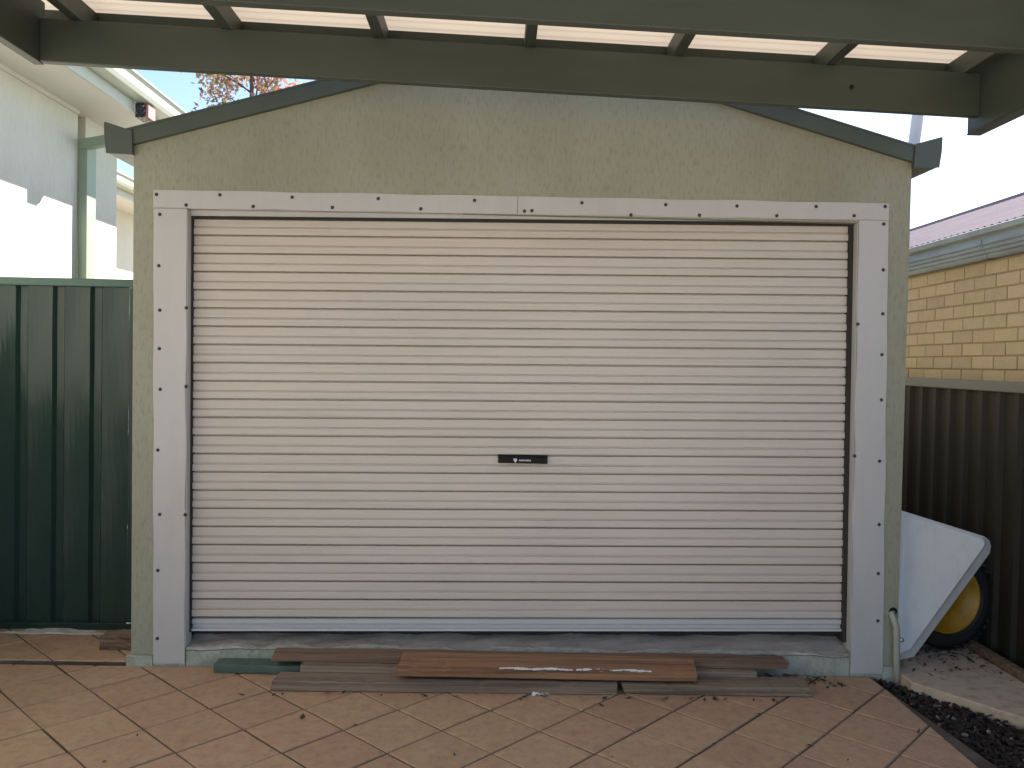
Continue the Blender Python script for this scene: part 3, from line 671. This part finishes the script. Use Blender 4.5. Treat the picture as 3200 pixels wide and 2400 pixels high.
wheel = part(ty, 'wheel', M['rubber'], wb, smooth=False)
rm = MB(); rm.lathe([(.0, .020), (.03, .022), (.035, .012), (.09, -.006), (.150, .004), (.175, .028), (.190, .046), (.197, .052), (.199, .044), (.192, -.04), (.17, -.03), (.09, -.02), (.0, -.02)], wc, ax, 40)
part(rm, 'rim', M['yellow'], wheel, smooth=True)
hb2 = MB(); hb2.tube([wc + ax * -.07, wc + Vector((-.12, .02, .1)), (2.22, 4.62, .62)], .016, 10); hb2.tube([wc + ax * -.07, wc + Vector((.02, .08, .2)), (2.45, 4.72, .60)], .016, 10); part(hb2, 'frame_tube', M['rubber'], wb, smooth=True)

# ================================================================== planks in front of the door
def plank(name, label, x0, x1, yc, wid, z0, hgt, m, yaw=0.0, pitch_=0.0, roll=0.0, seed=1, n=40, chip=.004, ends=.01):
    """a sawn board with a slightly worn outline"""
    q = random.Random(seed); b = MB(); L = x1 - x0; vs_ = []
    ph = [q.uniform(0, 6) for _ in range(8)]
    sh_ = [q.uniform(-ends, ends) for _ in range(4)]
    for i in range(n + 1):
        t = i / n; x = -L / 2 + L * t; cs = [(-wid / 2, 0), (wid / 2, 0), (wid / 2, hgt), (-wid / 2, hgt)]
        ring = []
        for k, (u, v) in enumerate(cs):
            du = .0016 * math.sin(x * 5 + ph[k]) + q.uniform(-.0007, .0007); dv = .0016 * math.sin(x * 4 + ph[k + 4]) + q.uniform(-.0007, .0007)
            if k == 3 and q.random() < .12: du += chip; dv -= chip
            xe = x + (sh_[k] if i in (0, n) else 0)
            ring.append((xe, u + du, max(0.0005, v + dv)))
        vs_ += ring
    b.add(vs_, [(4 * i + k, 4 * i + (k + 1) % 4, 4 * i + 4 + (k + 1) % 4, 4 * i + 4 + k) for i in range(n) for k in range(4)] + [(3, 2, 1, 0), tuple(4 * n + k for k in range(4))])
    o = b.build(name, m, bevel=.003); o.location = ((x0 + x1) / 2, yc, z0); o.rotation_euler = (roll, pitch_, yaw)
    tag(o, label, 'timber plank', 'old planks lying below the roller door'); return o
G_ = 'old planks'
plank('timber_plank', 'grey weathered plank lying at the front left on the tiles', -1.052, .612, 4.035, .125, .002, .047, M['wood_grey'], .006, seed=3)
plank('timber_plank', 'grey weathered plank at the front right with a knotted left end', .640, 1.560, 4.050, .125, .002, .046, M['wood_grey'], -.004, seed=5)
plank('timber_plank', 'pale brown plank showing thin between the front planks and the upstand', -.950, 1.330, 4.155, .10, .002, .072, M['wood_grey'], .002, seed=8)
plank('timber_plank', 'green painted board lying on the tiles at the left end', -1.405, -.60, 4.222, .09, .002, .045, M['wood_green'], -.012, seed=12)
plank('timber_plank', 'long dark brown plank resting against the green upstand', -1.105, 1.500, 4.205, .105, .075, .036, M['wood_dark'], -.003, seed=14)
pb = plank('timber_plank', 'short reddish brown plank with a white paint streak on top', -.452, 1.010, 4.092, .155, .112, .045, M['wood_brown'], .0, seed=17, pitch_=.004, roll=.18)
pb.location = (.28, 4.085, .075)
# white paint scraped along the front edge of the top plank
st = MB(); q = random.Random(31)
for k in range(70):
    x = -.23 + k * .0105 + q.uniform(-.004, .004); wv = .004 * math.sin(k * .35); L = q.uniform(.008, .020); W = q.uniform(.005, .013)
    if 28 < k < 40 and q.random() < .6: continue
    st.add([(x - L, -.0785 + .015 + wv - W, .0462 + .0002 * (k % 3)), (x + L, -.0785 + .015 + wv - W * .6, .0462 + .0002 * (k % 3)), (x + L * .8, -.0785 + .015 + wv + W, .0462 + .0002 * (k % 3)), (x - L * .9, -.0785 + .015 + wv + W * .7, .0462 + .0002 * (k % 3))], [(0, 1, 2, 3)])
so = st.build('paint_streak', M['paper'], fix=False); so.parent = pb
# scrap on the tiles
sc = MB(); q = random.Random(6); c = onZ(1168, 1499, .004)
for k in range(16):
    p = c + Vector((q.uniform(-.038, .038), q.uniform(-.014, .012), q.uniform(0, .004))); a = q.uniform(0, 3.1); L, W = q.uniform(.008, .022), q.uniform(.004, .010)
    e = Vector((math.cos(a), math.sin(a) * .6, q.uniform(-.1, .5))); w_ = Vector((-math.sin(a), math.cos(a), q.uniform(0, .5)))
    sc.add([p - e * L - w_ * W, p + e * L - w_ * W * .6, p + e * L * .7 + w_ * W, p - e * L * .8 + w_ * W + Vector((0, 0, .004))], [(0, 1, 2, 3)])
tag(sc.build('paper_scrap', M['paper'], fix=False), 'torn white scrap on the tiles in front of the planks', 'scrap')
# broken brick beside the gate
bb = MB(); q = random.Random(8); me_pts = []
nx_, nz_ = 7, 4
bm = bmesh.new(); bmesh.ops.create_cube(bm, size=1); bmesh.ops.subdivide_edges(bm, edges=bm.edges, cuts=4, use_grid_fill=True)
for v in bm.verts:
    v.co = Vector((v.co.x * .20, v.co.y * .13, v.co.z * .075)); v.co += Vector((q.uniform(-1, 1), q.uniform(-1, 1), q.uniform(-1, 1))) * .006
    if v.co.x < -.06: v.co.z *= .8
me = bpy.data.meshes.new('broken_brick'); bm.to_mesh(me); bm.free(); me.materials.append(M['wood_dark'])
o = bpy.data.objects.new('broken_brick', me); COL.objects.link(o); o.location = (-2.005, 4.52, .052); o.rotation_euler = (0, 0, .05)
tag(o, 'rough dark brown brick lump against the left foot of the garage', 'brick')

# ================================================================== autumn tree and chimney far behind
tree = thing('autumn_tree', 'sparse tree with orange and red leaves behind the garage roof', 'tree', (-3.3, 12.5, 0))
q = random.Random(44); tk = MB(); base = Vector((-3.62, 12.5, -.1))
tk.tube([base, base + Vector((.05, 0, 2)), base + Vector((-.1, .1, 4)), base + Vector((-.15, .1, 6.2)), base + Vector((-.1, 0, 7.4))], [.16, .12, .06, .025, .01], 10)
tips = []
for k in range(64):
    h0 = q.uniform(3.6, 7.0); s = base + Vector((-.1, .1, h0)); a = q.uniform(0, 6.28); L = q.uniform(.5, 1.15) * (1.1 - abs(h0 - 5) * .12)
    e = s + Vector((math.cos(a) * L, math.sin(a) * L, q.uniform(.1, .7))); mid = (s + e) / 2 + Vector((0, 0, .08)); tk.tube([s, mid, e], [.013, .008, .003], 5); tips.append((s, mid, e))
part(tk, 'trunk', M['bark'], tree, smooth=True)
cr_ = MB()
for k in range(8000):
    s, mid, e = q.choice(tips); t_ = q.uniform(.35, 1.08); p = s.lerp(e, t_) + Vector((q.gauss(0, .07), q.gauss(0, .07), q.gauss(0, .08)))
    mt = M['leaf_red'] if (hash((round(s.x, 2), round(s.z, 1))) % 5) < 2 else (M['leaf_olive'] if q.random() < .45 else M['leaf_mauve'])
    a = Vector((q.gauss(0, 1), q.gauss(0, 1), q.gauss(0, 1))).normalized(); b_ = a.orthogonal().normalized(); L = q.uniform(.025, .055)
    cr_.add([p - a * L, p + b_ * L * .5, p + a * L, p - b_ * L * .5], [(0, 1, 2, 3)], mt)
co = part(cr_, 'crown', None, tree, fix=False)
